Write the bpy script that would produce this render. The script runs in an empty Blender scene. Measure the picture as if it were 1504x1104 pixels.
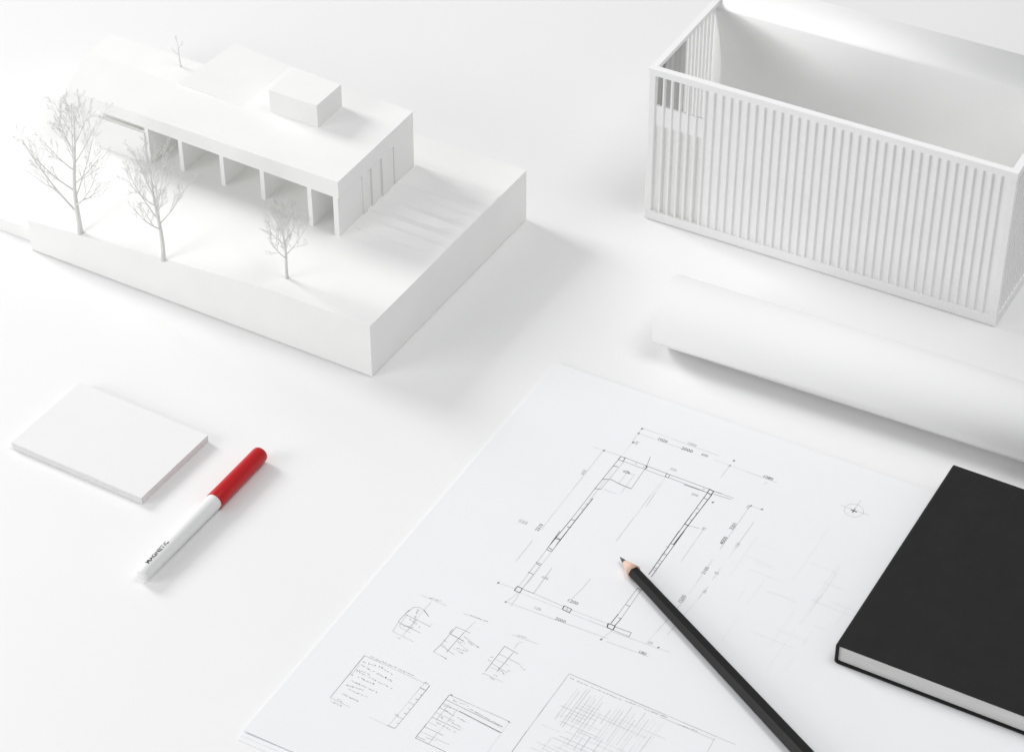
import bpy, bmesh, math, random
from mathutils import Vector, Matrix, noise
R = math.radians
scene = bpy.context.scene
COL = scene.collection

# ------------------------------------------------------------------ camera
cam_data = bpy.data.cameras.new("camera")
cam_data.sensor_width = 36.0
cam_data.lens = 90.2
cam_data.clip_start = 0.05
cam_data.clip_end = 60.0
cam_data.dof.use_dof = True
cam_data.dof.focus_distance = 1.86
cam_data.dof.aperture_fstop = 22.0
cam = bpy.data.objects.new("camera", cam_data)
COL.objects.link(cam)
cam.location = (0.75, -1.25, 1.2296)
cam.rotation_euler = (Matrix.Rotation(R(29.3), 4, 'Z') @ Matrix.Rotation(R(90 - 39.228), 4, 'X') @ Matrix.Rotation(R(-0.09), 4, 'Z')).to_euler()
scene.camera = cam

# ------------------------------------------------------------------ light: a bright white room, one big soft key from the left, two added fill lamps
world = bpy.data.worlds.new("World"); scene.world = world
world.use_nodes = True
bg = world.node_tree.nodes["Background"]
bg.inputs[0].default_value = (0.985, 0.99, 1.0, 1)
bg.inputs[1].default_value = 0.43

def area_lamp(name, loc, target, size, power, colour=(1, 1, 1)):
    d = bpy.data.lights.new(name, 'AREA'); d.shape = 'SQUARE'; d.size = size; d.energy = power; d.color = colour
    o = bpy.data.objects.new(name, d); COL.objects.link(o); o.location = loc
    o.rotation_euler = (Vector(target) - Vector(loc)).to_track_quat('-Z', 'Y').to_euler()
    return o
area_lamp("left_key_light", (-3.0, 0.50, 1.62), (0.0, 0.1, 0.0), 0.95, 65, (1.0, 0.998, 0.99))  # area lamp for the soft key from the left
area_lamp("front_left_fill", (-1.25, -1.55, 0.72), (0.0, 0.1, 0.0), 1.0, 16.5, (1.0, 1.0, 1.0))  # added fill lamp, lifts the faces turned to the camera
area_lamp("overhead_fill", (0.85, 0.20, 2.3), (0.55, 0.3, 0.0), 1.0, 16.5, (1.0, 1.0, 1.0))  # added fill lamp, lifts the right side and the box interior

scene.view_settings.view_transform = 'Standard'
scene.view_settings.look = 'None'
scene.view_settings.gamma = 1.0
scene.view_settings.exposure = 0.0
scene.cycles.max_bounces = 24; scene.cycles.diffuse_bounces = 20
scene.render.resolution_x = 1024; scene.render.resolution_y = 751

# ------------------------------------------------------------------ materials
def material(name, colour, rough=0.6, spec=0.4, var=0.02, scale=40.0, bump=0.0, bump_scale=600.0, bump_dist=0.0002, stretch=None, coat=0.0, through=0.0):
    m = bpy.data.materials.new(name); m.use_nodes = True
    nt = m.node_tree; n = nt.nodes; k = nt.links
    b = n["Principled BSDF"]
    b.inputs["Roughness"].default_value = rough
    b.inputs["Specular IOR Level"].default_value = spec
    b.inputs["Coat Weight"].default_value = coat
    tc = n.new("ShaderNodeTexCoord"); mp = n.new("ShaderNodeMapping"); k.new(tc.outputs["Object"], mp.inputs[0])
    if stretch: mp.inputs["Scale"].default_value = stretch
    nz = n.new("ShaderNodeTexNoise"); nz.inputs["Scale"].default_value = scale; nz.inputs["Detail"].default_value = 5
    k.new(mp.outputs[0], nz.inputs["Vector"])
    cr = n.new("ShaderNodeValToRGB")
    cr.color_ramp.elements[0].position = 0.3; cr.color_ramp.elements[1].position = 0.7
    cr.color_ramp.elements[0].color = (*[max(0, c * (1 - var)) for c in colour], 1)
    cr.color_ramp.elements[1].color = (*[min(1, c * (1 + var)) for c in colour], 1)
    k.new(nz.outputs["Fac"], cr.inputs[0]); k.new(cr.outputs[0], b.inputs["Base Color"])
    if bump > 0:
        n2 = n.new("ShaderNodeTexNoise"); n2.inputs["Scale"].default_value = bump_scale; n2.inputs["Detail"].default_value = 4
        k.new(mp.outputs[0], n2.inputs["Vector"])
        bp = n.new("ShaderNodeBump"); bp.inputs["Strength"].default_value = bump; bp.inputs["Distance"].default_value = bump_dist
        k.new(n2.outputs["Fac"], bp.inputs["Height"]); k.new(bp.outputs[0], b.inputs["Normal"])
    if through > 0:   # thin milky plastic lets part of the light through
        tr = n.new("ShaderNodeBsdfTranslucent"); k.new(cr.outputs[0], tr.inputs[0])
        mx = n.new("ShaderNodeMixShader"); mx.inputs[0].default_value = through
        k.new(b.outputs[0], mx.inputs[1]); k.new(tr.outputs[0], mx.inputs[2]); k.new(mx.outputs[0], n["Material Output"].inputs[0])
    return m
M = {
    'table': material("white_table_laminate", (0.86, 0.86, 0.858), 0.5, 0.35, 0.008, 6, 0.15, 900, 0.0001),
    'card': material("white_model_card", (0.88, 0.88, 0.872), 0.75, 0.3, 0.012, 30, 0.25, 1100, 0.0001),
    'acrylic': material("white_acrylic", (0.905, 0.905, 0.902), 0.6, 0.35, 0.008, 40, 0.02, 500, 0.0001),
    'milky': material("milky_acrylic", (0.92, 0.92, 0.917), 0.6, 0.3, 0.006, 40, 0.02, 500, 0.0001, through=0.65),
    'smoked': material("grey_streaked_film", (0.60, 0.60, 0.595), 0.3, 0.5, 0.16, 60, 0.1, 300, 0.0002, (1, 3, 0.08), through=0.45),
    'frost': material("frosted_pale_grey_film", (0.85, 0.848, 0.835), 0.45, 0.4, 0.03, 60, 0.1, 300, 0.0001, (2, 2, 0.15)),
    'twig': material("pale_etched_twig", (0.74, 0.74, 0.72), 0.7, 0.3, 0.06, 200, 0.3, 900, 0.0002),
    'paper': material("cool_white_drawing_paper", (0.852, 0.857, 0.874), 0.85, 0.2, 0.006, 25, 0.3, 1500, 0.00006),
    'roll': material("white_roll_paper", (0.76, 0.76, 0.759), 0.85, 0.25, 0.006, 12, 0.2, 1300, 0.00006),
    'pad': material("white_note_paper", (0.83, 0.828, 0.828), 0.85, 0.2, 0.006, 25, 0.3, 1500, 0.00006),
    'padedge': material("cut_paper_edges", (0.79, 0.78, 0.78), 0.9, 0.2, 0.05, 60, 0.6, 60, 0.0003, (1, 1, 120)),
    'pages': material("page_edges_of_book", (0.72, 0.72, 0.705), 0.9, 0.2, 0.10, 20, 0.9, 20, 0.0004, (1, 1, 220)),
    'cover': material("black_book_cloth", (0.010, 0.010, 0.0103), 0.62, 0.28, 0.15, 60, 0.55, 1600, 0.00012),
    'red': material("glossy_red_plastic", (0.50, 0.006, 0.010), 0.33, 0.35, 0.03, 30, 0.03, 300, 0.0001),
    'white': material("white_marker_plastic", (0.82, 0.825, 0.82), 0.3, 0.5, 0.01, 30, 0.03, 300, 0.0001),
    'black': material("black_pencil_lacquer", (0.008, 0.008, 0.0084), 0.38, 0.32, 0.1, 90, 0.12, 700, 0.00015),
    'wood': material("pale_cedar_wood", (0.74, 0.52, 0.42), 0.7, 0.3, 0.10, 140, 0.4, 500, 0.0002, (0.15, 1, 1)),
    'lead': material("graphite", (0.07, 0.07, 0.075), 0.35, 0.5, 0.2, 300),
    'ink0': material("dark_plotter_ink", (0.055, 0.055, 0.06), 0.8, 0.2, 0.2, 300),
    'ink1': material("grey_plotter_ink", (0.22, 0.22, 0.23), 0.8, 0.2, 0.15, 300),
    'ink3': material("very_faint_pencil_line", (0.70, 0.70, 0.71), 0.8, 0.2, 0.1, 300),
    'ink2': material("faint_pencil_line", (0.50, 0.50, 0.515), 0.8, 0.2, 0.1, 300),
}

# ------------------------------------------------------------------ helpers
def tag(o, label=None, cat=None, group=None, kind=None):
    if label: o['label'] = label
    if cat: o['category'] = cat
    if group: o['group'] = group
    if kind: o['kind'] = kind
    return o
def empty(name, loc=(0, 0, 0), rz=0.0, label=None, cat=None, group=None):
    o = bpy.data.objects.new(name, None); COL.objects.link(o)
    o.location = loc; o.rotation_euler = (0, 0, rz); o.empty_display_size = 0.02
    return tag(o, label, cat, group)
def link(name, me, m=None, parent=None):
    if m is not None and not me.materials: me.materials.append(m)
    o = bpy.data.objects.new(name, me); COL.objects.link(o)
    if parent is not None: o.parent = parent
    return o
def finish(name, bm, m, parent=None, smooth=False):
    bmesh.ops.recalc_face_normals(bm, faces=bm.faces)
    me = bpy.data.meshes.new(name); bm.to_mesh(me); bm.free()
    if smooth:
        me.polygons.foreach_set("use_smooth", [True] * len(me.polygons))
    return link(name, me, m, parent)
def add_box(bm, x0, x1, y0, y1, z0, z1, bevel=0.0, seg=2):
    t = bmesh.new()
    bmesh.ops.create_cube(t, size=1.0, matrix=Matrix.Translation(((x0 + x1) / 2, (y0 + y1) / 2, (z0 + z1) / 2)) @ Matrix.Diagonal((x1 - x0, y1 - y0, z1 - z0, 1)))
    if bevel > 0: bmesh.ops.bevel(t, geom=list(t.edges), offset=bevel, segments=seg, affect='EDGES', profile=0.6)
    me = bpy.data.meshes.new("tmp"); t.to_mesh(me); t.free(); bm.from_mesh(me); bpy.data.meshes.remove(me)
def box(name, x0, x1, y0, y1, z0, z1, m, parent=None, bevel=0.0003):
    bm = bmesh.new(); add_box(bm, x0, x1, y0, y1, z0, z1, bevel); return finish(name, bm, m, parent)
def prism(name, outline, z0, z1, m, parent=None, bevel=0.0, ztop=None, zbot=None):
    """vertical prism over an outline; ztop/zbot optional functions of (x, y)"""
    bm = bmesh.new()
    a = [bm.verts.new((x, y, zbot(x, y) if zbot else z0)) for x, y in outline]
    b = [bm.verts.new((x, y, ztop(x, y) if ztop else z1)) for x, y in outline]
    n = len(outline)
    bm.faces.new(b); bm.faces.new(a[::-1])
    for i in range(n): bm.faces.new((a[i], a[(i + 1) % n], b[(i + 1) % n], b[i]))
    if bevel: bmesh.ops.bevel(bm, geom=list(bm.edges), offset=bevel, segments=2, affect='EDGES')
    return finish(name, bm, m, parent)
def extrude_x(name, profile, x0, x1, m, parent=None, smooth=False):
    """profile of (y, z) points extruded along x"""
    bm = bmesh.new()
    a = [bm.verts.new((x0, y, z)) for y, z in profile]; b = [bm.verts.new((x1, y, z)) for y, z in profile]
    n = len(profile)
    bm.faces.new(a); bm.faces.new(b[::-1])
    fs = [bm.faces.new((a[i], b[i], b[(i + 1) % n], a[(i + 1) % n])) for i in range(n)]
    if smooth:
        for f in fs: f.smooth = True
    return finish(name, bm, m, parent)
def tube(bm, pts, radii, sides=6, cap=True):
    rings = []
    up = Vector((0.13, 0.31, 0.94)).normalized()
    for i, p in enumerate(pts):
        p = Vector(p)
        d = (Vector(pts[min(i + 1, len(pts) - 1)]) - Vector(pts[max(i - 1, 0)])).normalized()
        u = d.cross(up)
        if u.length < 1e-3: u = d.cross(Vector((1, 0, 0)))
        u.normalize(); v = d.cross(u)
        rings.append([bm.verts.new(p + (u * math.cos(2 * math.pi * k / sides) + v * math.sin(2 * math.pi * k / sides)) * radii[i]) for k in range(sides)])
    for a, b in zip(rings, rings[1:]):
        for k in range(sides):
            f = bm.faces.new((a[k], a[(k + 1) % sides], b[(k + 1) % sides], b[k])); f.smooth = True
    if cap:
        bm.faces.new(rings[0][::-1]); bm.faces.new(rings[-1])
def lathe_y(name, prof, m, parent, seg=48):
    """profile of (y, r) revolved about the local y axis"""
    bm = bmesh.new(); rings = []
    for y, r in prof:
        if r <= 1e-7: rings.append([bm.verts.new((0, y, 0))])
        else: rings.append([bm.verts.new((r * math.cos(2 * math.pi * k / seg), y, r * math.sin(2 * math.pi * k / seg))) for k in range(seg)])
    for a, b in zip(rings, rings[1:]):
        for k in range(seg):
            q = (k + 1) % seg
            if len(a) == 1 and len(b) > 1: bm.faces.new((a[0], b[k], b[q]))
            elif len(b) == 1 and len(a) > 1: bm.faces.new((a[k], a[q], b[0]))
            elif len(a) > 1: bm.faces.new((a[k], a[q], b[q], b[k]))
    return finish(name, bm, m, parent, True)
def sstep(a, b, x):
    t = max(0.0, min(1.0, (x - a) / (b - a))); return t * t * (3 - 2 * t)

# ------------------------------------------------------------------ table
bm = bmesh.new(); add_box(bm, -1.6, 1.4, -1.15, 1.9, -0.03, 0.0, 0.003)
tag(finish("table", bm, M['table']), kind='structure')
INK_LINES = [
  ('floor_plan',4,0,[(0.1285,0.0197),(0.1322,0.0192),(0.1322,0.0154),(0.1283,0.0157),(0.1285,0.0197)]),
  ('floor_plan',3,0,[(0.1309,0.0199),(0.1664,0.019),(0.2011,0.0188)]),
  ('floor_plan',3,1,[(0.1328,0.0157),(0.1671,0.0151)]),
  ('floor_plan',3,1,[(0.1693,0.0158),(0.2006,0.0148)]),
  ('floor_plan',4,0,[(0.1823,0.0144),(0.2006,0.0148)]),
  ('floor_plan',3,0,[(0.1284,0.0162),(0.1283,-0.0208)]),
  ('floor_plan',3,1,[(0.1283,-0.0208),(0.1288,-0.058)]),
  ('floor_plan',4,0,[(0.1288,-0.058),(0.1284,-0.088)]),
  ('floor_plan',3,1,[(0.1328,0.0157),(0.1322,-0.0192)]),
  ('floor_plan',4,0,[(0.132,-0.0307),(0.1322,-0.0859)]),
  ('floor_plan',4,0,[(0.1285,0.0075),(0.1319,0.0084)]),
  ('floor_plan',4,0,[(0.1283,-0.0208),(0.1322,-0.0192)]),
  ('floor_plan',4,0,[(0.1288,-0.058),(0.1315,-0.0573)]),
  ('floor_plan',4,0,[(0.13,-0.0659),(0.1326,-0.0657)]),
  ('floor_plan',4,0,[(0.1287,-0.0806),(0.1323,-0.0804)]),
  ('floor_plan',4,0,[(0.1284,-0.009),(0.1344,-0.0062),(0.1401,-0.0076),(0.151,-0.0082)]),
  ('floor_plan',2,1,[(0.1499,0.0184),(0.151,-0.0082)]),
  ('floor_plan',3,1,[(0.1367,0.0063),(0.1404,0.0077),(0.1426,0.0057)]),
  ('floor_plan',2,2,[(0.1406,0.0036),(0.1404,-0.008)]),
  ('floor_plan',2,2,[(0.1344,-0.018),(0.1402,-0.0186),(0.1442,-0.0178)]),
  ('floor_plan',2,2,[(0.1371,0.0055),(0.1468,0.0061)]),
  ('floor_plan',5,0,[(0.1486,0.0193),(0.1505,0.0184),(0.1502,0.0157)]),
  ('floor_plan',3,1,[(0.1473,0.0297),(0.1499,0.0184)]),
  ('floor_plan',3,1,[(0.1475,0.0171),(0.1493,0.0173)]),
  ('floor_plan',3,0,[(0.166,0.0193),(0.1687,0.0189),(0.169,0.0152),(0.1664,0.0157),(0.166,0.0193)]),
  ('floor_plan',2,2,[(0.1672,0.0137),(0.169,-0.0204)]),
  ('floor_plan',6,0,[(0.2005,0.0188),(0.2041,0.0181),(0.2041,0.0139),(0.2006,0.0148),(0.2005,0.0188)]),
  ('floor_plan',5,0,[(0.2008,0.0149),(0.2014,-0.0473)]),
  ('floor_plan',5,0,[(0.2044,0.0144),(0.2037,-0.046)]),
  ('floor_plan',6,0,[(0.201,-0.0229),(0.2045,-0.0232)]),
  ('floor_plan',4,0,[(0.2006,0.0085),(0.2036,0.008)]),
  ('floor_plan',2,1,[(0.2045,-0.0232),(0.2124,-0.022)]),
  ('floor_plan',3,1,[(0.2039,0.0185),(0.2101,0.0189)]),
  ('floor_plan',3,1,[(0.2038,0.0184),(0.2199,0.0184)]),
  ('floor_plan',3,1,[(0.2052,0.0155),(0.2187,0.0164)]),
  ('floor_plan',3,0,[(0.1275,-0.0724),(0.1286,-0.0936)]),
  ('floor_plan',2,1,[(0.1286,-0.0936),(0.1296,-0.1363)]),
  ('floor_plan',3,0,[(0.1323,-0.0698),(0.1326,-0.0931)]),
  ('floor_plan',2,1,[(0.1324,-0.1084),(0.1328,-0.1355)]),
  ('floor_plan',4,0,[(0.1282,-0.0793),(0.1322,-0.0798)]),
  ('floor_plan',4,0,[(0.1291,-0.0911),(0.1327,-0.0922)]),
  ('floor_plan',4,0,[(0.1286,-0.0936),(0.1328,-0.0939)]),
  ('floor_plan',4,0,[(0.1283,-0.1086),(0.1324,-0.1084)]),
  ('floor_plan',4,0,[(0.1282,-0.1196),(0.1327,-0.1201)]),
  ('floor_plan',4,0,[(0.1298,-0.1099),(0.1322,-0.1098)]),
  ('floor_plan',5,0,[(0.1288,-0.1359),(0.1328,-0.1361),(0.1333,-0.1407),(0.1288,-0.1403),(0.1288,-0.1359)]),
  ('floor_plan',3,0,[(0.1334,-0.1365),(0.1418,-0.1365)]),
  ('floor_plan',2,1,[(0.1408,-0.1082),(0.1418,-0.1365)]),
  ('floor_plan',2,1,[(0.1418,-0.1365),(0.1652,-0.1377)]),
  ('floor_plan',2,2,[(0.1722,-0.1379),(0.2009,-0.138)]),
  ('floor_plan',2,2,[(0.1337,-0.1405),(0.1668,-0.1406)]),
  ('floor_plan',2,2,[(0.172,-0.1414),(0.2014,-0.1413)]),
  ('floor_plan',5,0,[(0.1659,-0.1368),(0.1719,-0.1374),(0.1721,-0.1411),(0.1664,-0.1405),(0.1659,-0.1368)]),
  ('floor_plan',2,1,[(0.1677,-0.1384),(0.1708,-0.1397)]),
  ('floor_plan',2,1,[(0.1689,-0.1374),(0.1695,-0.1408)]),
  ('floor_plan',7,0,[(0.2,-0.1374),(0.2052,-0.1372),(0.2056,-0.1414),(0.2011,-0.1411),(0.2,-0.1374)]),
  ('floor_plan',4,1,[(0.2054,-0.138),(0.2176,-0.1376),(0.218,-0.1416),(0.206,-0.1415)]),
  ('floor_plan',5,0,[(0.2011,-0.0313),(0.2023,-0.0813)]),
  ('floor_plan',4,0,[(0.2042,-0.0296),(0.2049,-0.0825)]),
  ('floor_plan',2,1,[(0.2016,-0.097),(0.2018,-0.1262)]),
  ('floor_plan',4,0,[(0.2018,-0.1262),(0.2015,-0.1365)]),
  ('floor_plan',2,1,[(0.2046,-0.0971),(0.2055,-0.1288)]),
  ('floor_plan',4,0,[(0.2055,-0.1288),(0.2049,-0.1366)]),
  ('floor_plan',4,0,[(0.2033,-0.1291),(0.2055,-0.1288)]),
  ('floor_plan',4,0,[(0.2017,-0.0459),(0.2038,-0.0458)]),
  ('floor_plan',4,0,[(0.2017,-0.0572),(0.2043,-0.0576)]),
  ('floor_plan',4,0,[(0.202,-0.0731),(0.2042,-0.0733)]),
  ('floor_plan',4,0,[(0.2016,-0.097),(0.2049,-0.0978)]),
  ('floor_plan',4,0,[(0.2021,-0.1154),(0.2052,-0.1157)]),
  ('floor_plan',3,1,[(0.2,-0.0501),(0.2027,-0.0502)]),
  ('floor_plan',3,1,[(0.2007,-0.0587),(0.2034,-0.0588)]),
  ('floor_plan',3,1,[(0.2021,-0.0651),(0.2048,-0.0652)]),
  ('floor_plan',3,1,[(0.2017,-0.068),(0.2044,-0.0681)]),
  ('floor_plan',3,1,[(0.2025,-0.0755),(0.2052,-0.0756)]),
  ('floor_plan',4,1,[(0.2013,-0.0042),(0.2029,-0.0041)]),
  ('floor_plan',4,1,[(0.2028,-0.0086),(0.2044,-0.0084)]),
  ('floor_plan',4,1,[(0.2026,-0.0168),(0.2042,-0.0167)]),
  ('floor_plan',4,1,[(0.1408,0.0178),(0.1425,0.018)]),
  ('floor_plan',4,1,[(0.1959,0.0169),(0.1975,0.017)]),
  ('floor_plan',4,1,[(0.1297,-0.0445),(0.1313,-0.0444)]),
  ('floor_plan',4,1,[(0.1301,-0.0383),(0.1318,-0.0382)]),
  ('floor_plan',4,1,[(0.1307,-0.0324),(0.1323,-0.0322)]),
  ('floor_plan',2,2,[(0.1688,-0.1154),(0.1671,-0.1301)]),
  ('floor_plan',2,2,[(0.1691,-0.1047),(0.1688,-0.1154)]),
  ('dimension_lines',2,2,[(0.1274,0.0555),(0.2032,0.055)]),
  ('dimension_lines',2,2,[(0.128,0.0488),(0.2021,0.0492)]),
  ('dimension_lines',2,2,[(0.2021,0.0492),(0.2527,0.0486)]),
  ('dimension_lines',2,2,[(0.1274,0.0555),(0.1288,0.0221)]),
  ('dimension_lines',2,2,[(0.1142,0.0191),(0.116,-0.1389)]),
  ('dimension_lines',2,2,[(0.1063,0.0191),(0.1282,0.0201)]),
  ('dimension_lines',2,2,[(0.2046,0.0167),(0.2441,0.0172)]),
  ('dimension_lines',2,2,[(0.2429,0.0165),(0.243,-0.0649)]),
  ('dimension_lines',2,2,[(0.2435,-0.0724),(0.2388,-0.1411)]),
  ('dimension_lines',2,2,[(0.2334,0.0161),(0.235,-0.0848)]),
  ('dimension_lines',2,2,[(0.2352,-0.0893),(0.2311,-0.141)]),
  ('dimension_lines',2,2,[(0.2021,0.0492),(0.2019,0.0337)]),
  ('dimension_lines',2,2,[(0.2334,0.0462),(0.2325,0.0423)]),
  ('dimension_lines',2,2,[(0.1172,-0.1391),(0.1303,-0.1386)]),
  ('dimension_lines',2,2,[(0.1293,-0.153),(0.133,-0.1387)]),
  ('dimension_lines',2,2,[(0.1293,-0.153),(0.2066,-0.1503)]),
  ('dimension_lines',2,2,[(0.2029,-0.1531),(0.2055,-0.1412)]),
  ('dimension_lines',2,2,[(0.2049,-0.1431),(0.2483,-0.1416)]),
  ('dimension_lines',2,2,[(0.2066,-0.1532),(0.2377,-0.1519)]),
  ('dimension_lines',2,2,[(0.1661,0.0197),(0.1671,-0.0624)]),
  ('dimension_lines',2,2,[(0.1463,0.0044),(0.147,-0.0163)]),
  ('dimension_lines',2,2,[(0.13,0.0038),(0.1341,-0.1549)]),
  ('dimension_lines',2,2,[(0.2152,-0.0194),(0.216,-0.0589)]),
  ('dimension_lines',7,0,[(0.1277,0.0538),(0.1279,0.0557)]),
  ('dimension_lines',3,0,[(0.1267,0.0549),(0.1288,0.0548)]),
  ('dimension_lines',7,0,[(0.1279,0.0478),(0.1282,0.0497)]),
  ('dimension_lines',3,0,[(0.127,0.0488),(0.1291,0.0488)]),
  ('dimension_lines',7,0,[(0.129,0.0369),(0.1293,0.0388)]),
  ('dimension_lines',3,0,[(0.1281,0.038),(0.1301,0.0379)]),
  ('dimension_lines',7,0,[(0.1145,0.0184),(0.1147,0.0203)]),
  ('dimension_lines',3,0,[(0.1136,0.0194),(0.1156,0.0193)]),
  ('dimension_lines',7,0,[(0.1155,-0.14),(0.1158,-0.1384)]),
  ('dimension_lines',3,0,[(0.1146,-0.1391),(0.1166,-0.1391)]),
  ('dimension_lines',7,0,[(0.1292,-0.1539),(0.1294,-0.1522)]),
  ('dimension_lines',3,0,[(0.1283,-0.153),(0.1303,-0.153)]),
  ('dimension_lines',7,0,[(0.2023,0.0544),(0.2026,0.0563)]),
  ('dimension_lines',3,0,[(0.2014,0.0555),(0.2034,0.0554)]),
  ('dimension_lines',7,0,[(0.202,0.0482),(0.2023,0.0501)]),
  ('dimension_lines',3,0,[(0.2011,0.0493),(0.2031,0.0492)]),
  ('dimension_lines',7,0,[(0.2421,0.0168),(0.2425,0.0186)]),
  ('dimension_lines',3,0,[(0.2413,0.0178),(0.2432,0.0177)]),
  ('dimension_lines',7,0,[(0.2338,0.0163),(0.2341,0.0181)]),
  ('dimension_lines',3,0,[(0.233,0.0173),(0.2349,0.0172)]),
  ('dimension_lines',7,0,[(0.2028,-0.1539),(0.203,-0.1523)]),
  ('dimension_lines',3,0,[(0.2019,-0.1531),(0.2038,-0.1531)]),
  ('dimension_lines',7,0,[(0.2398,-0.1421),(0.2401,-0.1404)]),
  ('dimension_lines',3,0,[(0.239,-0.1412),(0.2408,-0.1412)]),
  ('dimension_lines',7,0,[(0.2085,0.0063),(0.2088,0.0082)]),
  ('dimension_lines',3,0,[(0.2077,0.0073),(0.2096,0.0073)]),
  ('north_arrow',2,2,[(0.3067,0.0483),(0.3066,0.0495),(0.3063,0.0506),(0.3058,0.0517),(0.3051,0.0527),(0.3043,0.0535),(0.3033,0.0542),(0.3022,0.0547),(0.3011,0.055),(0.2999,0.0551),(0.2987,0.055),(0.2976,0.0547),(0.2965,0.0542),(0.2955,0.0535),(0.2947,0.0527),(0.294,0.0517),(0.2935,0.0506),(0.2932,0.0495),(0.2931,0.0483),(0.2932,0.0471),(0.2935,0.046),(0.294,0.0449),(0.2947,0.0439),(0.2955,0.0431),(0.2965,0.0424),(0.2976,0.0419),(0.2987,0.0416),(0.2999,0.0415),(0.3011,0.0416),(0.3022,0.0419),(0.3033,0.0424),(0.3043,0.0431),(0.3051,0.0439),(0.3058,0.0449),(0.3063,0.046),(0.3066,0.0471),(0.3067,0.0483)]),
  ('north_arrow',2,2,[(0.2892,0.0489),(0.3112,0.0489)]),
  ('north_arrow',2,2,[(0.2999,0.0607),(0.2997,0.0367)]),
  ('north_arrow',9,0,[(0.298,0.048),(0.3022,0.0479)]),
  ('north_arrow',7,0,[(0.2999,0.0508),(0.2999,0.0459)]),
  ('detail_sketches',3,1,[(0.0759,-0.1969),(0.0963,-0.1987)]),
  ('detail_sketches',3,1,[(0.0757,-0.1916),(0.0749,-0.2052)]),
  ('detail_sketches',3,1,[(0.0755,-0.2055),(0.0846,-0.2064),(0.0937,-0.2072)]),
  ('detail_sketches',2,1,[(0.0758,-0.1946),(0.0771,-0.1881),(0.0805,-0.1865),(0.0844,-0.1873),(0.0902,-0.1907)]),
  ('detail_sketches',2,2,[(0.0849,-0.178),(0.0844,-0.1873),(0.0845,-0.2147)]),
  ('detail_sketches',2,2,[(0.0752,-0.1755),(0.0958,-0.1761)]),
  ('detail_sketches',2,2,[(0.0752,-0.205),(0.0765,-0.215),(0.0937,-0.2166)]),
  ('detail_sketches',2,2,[(0.0768,-0.2083),(0.0807,-0.2097),(0.0873,-0.2102)]),
  ('detail_sketches',4,0,[(0.0848,-0.1873),(0.0902,-0.1907)]),
  ('detail_sketches',2,2,[(0.0769,-0.1963),(0.0772,-0.2069)]),
  ('detail_sketches',2,2,[(0.0851,-0.1972),(0.085,-0.2085)]),
  ('detail_sketches',2,2,[(0.0963,-0.1987),(0.096,-0.1953)]),
  ('detail_sketches',3,1,[(0.1119,-0.1905),(0.1231,-0.1908)]),
  ('detail_sketches',3,1,[(0.1119,-0.1905),(0.1112,-0.2103),(0.1103,-0.2181)]),
  ('detail_sketches',4,0,[(0.1121,-0.1981),(0.1231,-0.1996)]),
  ('detail_sketches',2,2,[(0.1095,-0.1769),(0.1271,-0.1757)]),
  ('detail_sketches',2,2,[(0.1205,-0.1797),(0.1191,-0.1919)]),
  ('detail_sketches',3,1,[(0.1191,-0.1919),(0.1181,-0.2141)]),
  ('detail_sketches',2,1,[(0.1112,-0.2103),(0.1238,-0.2138)]),
  ('detail_sketches',3,1,[(0.1107,-0.1936),(0.1109,-0.1982)]),
  ('detail_sketches',2,2,[(0.1163,-0.211),(0.1117,-0.2089)]),
  ('detail_sketches',2,1,[(0.1208,-0.1956),(0.1342,-0.1999)]),
  ('detail_sketches',2,2,[(0.1195,-0.2022),(0.1303,-0.2061)]),
  ('detail_sketches',2,2,[(0.1201,-0.2089),(0.1272,-0.2096)]),
  ('detail_sketches',2,2,[(0.1103,-0.2181),(0.1211,-0.2193)]),
  ('detail_sketches',3,1,[(0.1493,-0.1903),(0.1604,-0.1922)]),
  ('detail_sketches',3,1,[(0.1493,-0.1903),(0.1496,-0.2167)]),
  ('detail_sketches',2,1,[(0.1493,-0.1984),(0.1669,-0.2002)]),
  ('detail_sketches',2,1,[(0.1491,-0.2084),(0.163,-0.2109)]),
  ('detail_sketches',3,1,[(0.1573,-0.1928),(0.1565,-0.2134)]),
  ('detail_sketches',2,2,[(0.1485,-0.1784),(0.1686,-0.1777)]),
  ('detail_sketches',2,2,[(0.1578,-0.1808),(0.1556,-0.1844),(0.156,-0.1889)]),
  ('detail_sketches',2,2,[(0.1494,-0.2191),(0.1646,-0.2197)]),
  ('detail_sketches',2,2,[(0.1499,-0.2039),(0.161,-0.2046)]),
  ('detail_sketches',2,2,[(0.1504,-0.2122),(0.1585,-0.2117)]),
  ('schedule_table',2,1,[(0.072,-0.2436),(0.112,-0.2454)]),
  ('schedule_table',2,2,[(0.112,-0.2454),(0.1241,-0.2462)]),
  ('schedule_table',4,0,[(0.072,-0.2436),(0.0721,-0.2565)]),
  ('schedule_table',3,1,[(0.0721,-0.2565),(0.0726,-0.2873)]),
  ('schedule_table',4,1,[(0.1241,-0.2462),(0.1239,-0.29)]),
  ('schedule_table',2,2,[(0.0726,-0.2873),(0.1192,-0.2904)]),
  ('schedule_table',3,1,[(0.1185,-0.2901),(0.1239,-0.29)]),
  ('schedule_table',2,2,[(0.1196,-0.246),(0.1189,-0.2898)]),
  ('schedule_table',2,2,[(0.0736,-0.2516),(0.0737,-0.2637)]),
  ('schedule_table',2,1,[(0.1196,-0.2509),(0.1241,-0.2511)]),
  ('schedule_table',2,1,[(0.1221,-0.256),(0.1241,-0.256)]),
  ('schedule_table',4,1,[(0.122,-0.2609),(0.1241,-0.2609)]),
  ('schedule_table',2,1,[(0.1195,-0.2657),(0.124,-0.2658)]),
  ('schedule_table',2,1,[(0.122,-0.2706),(0.124,-0.2707)]),
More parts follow.
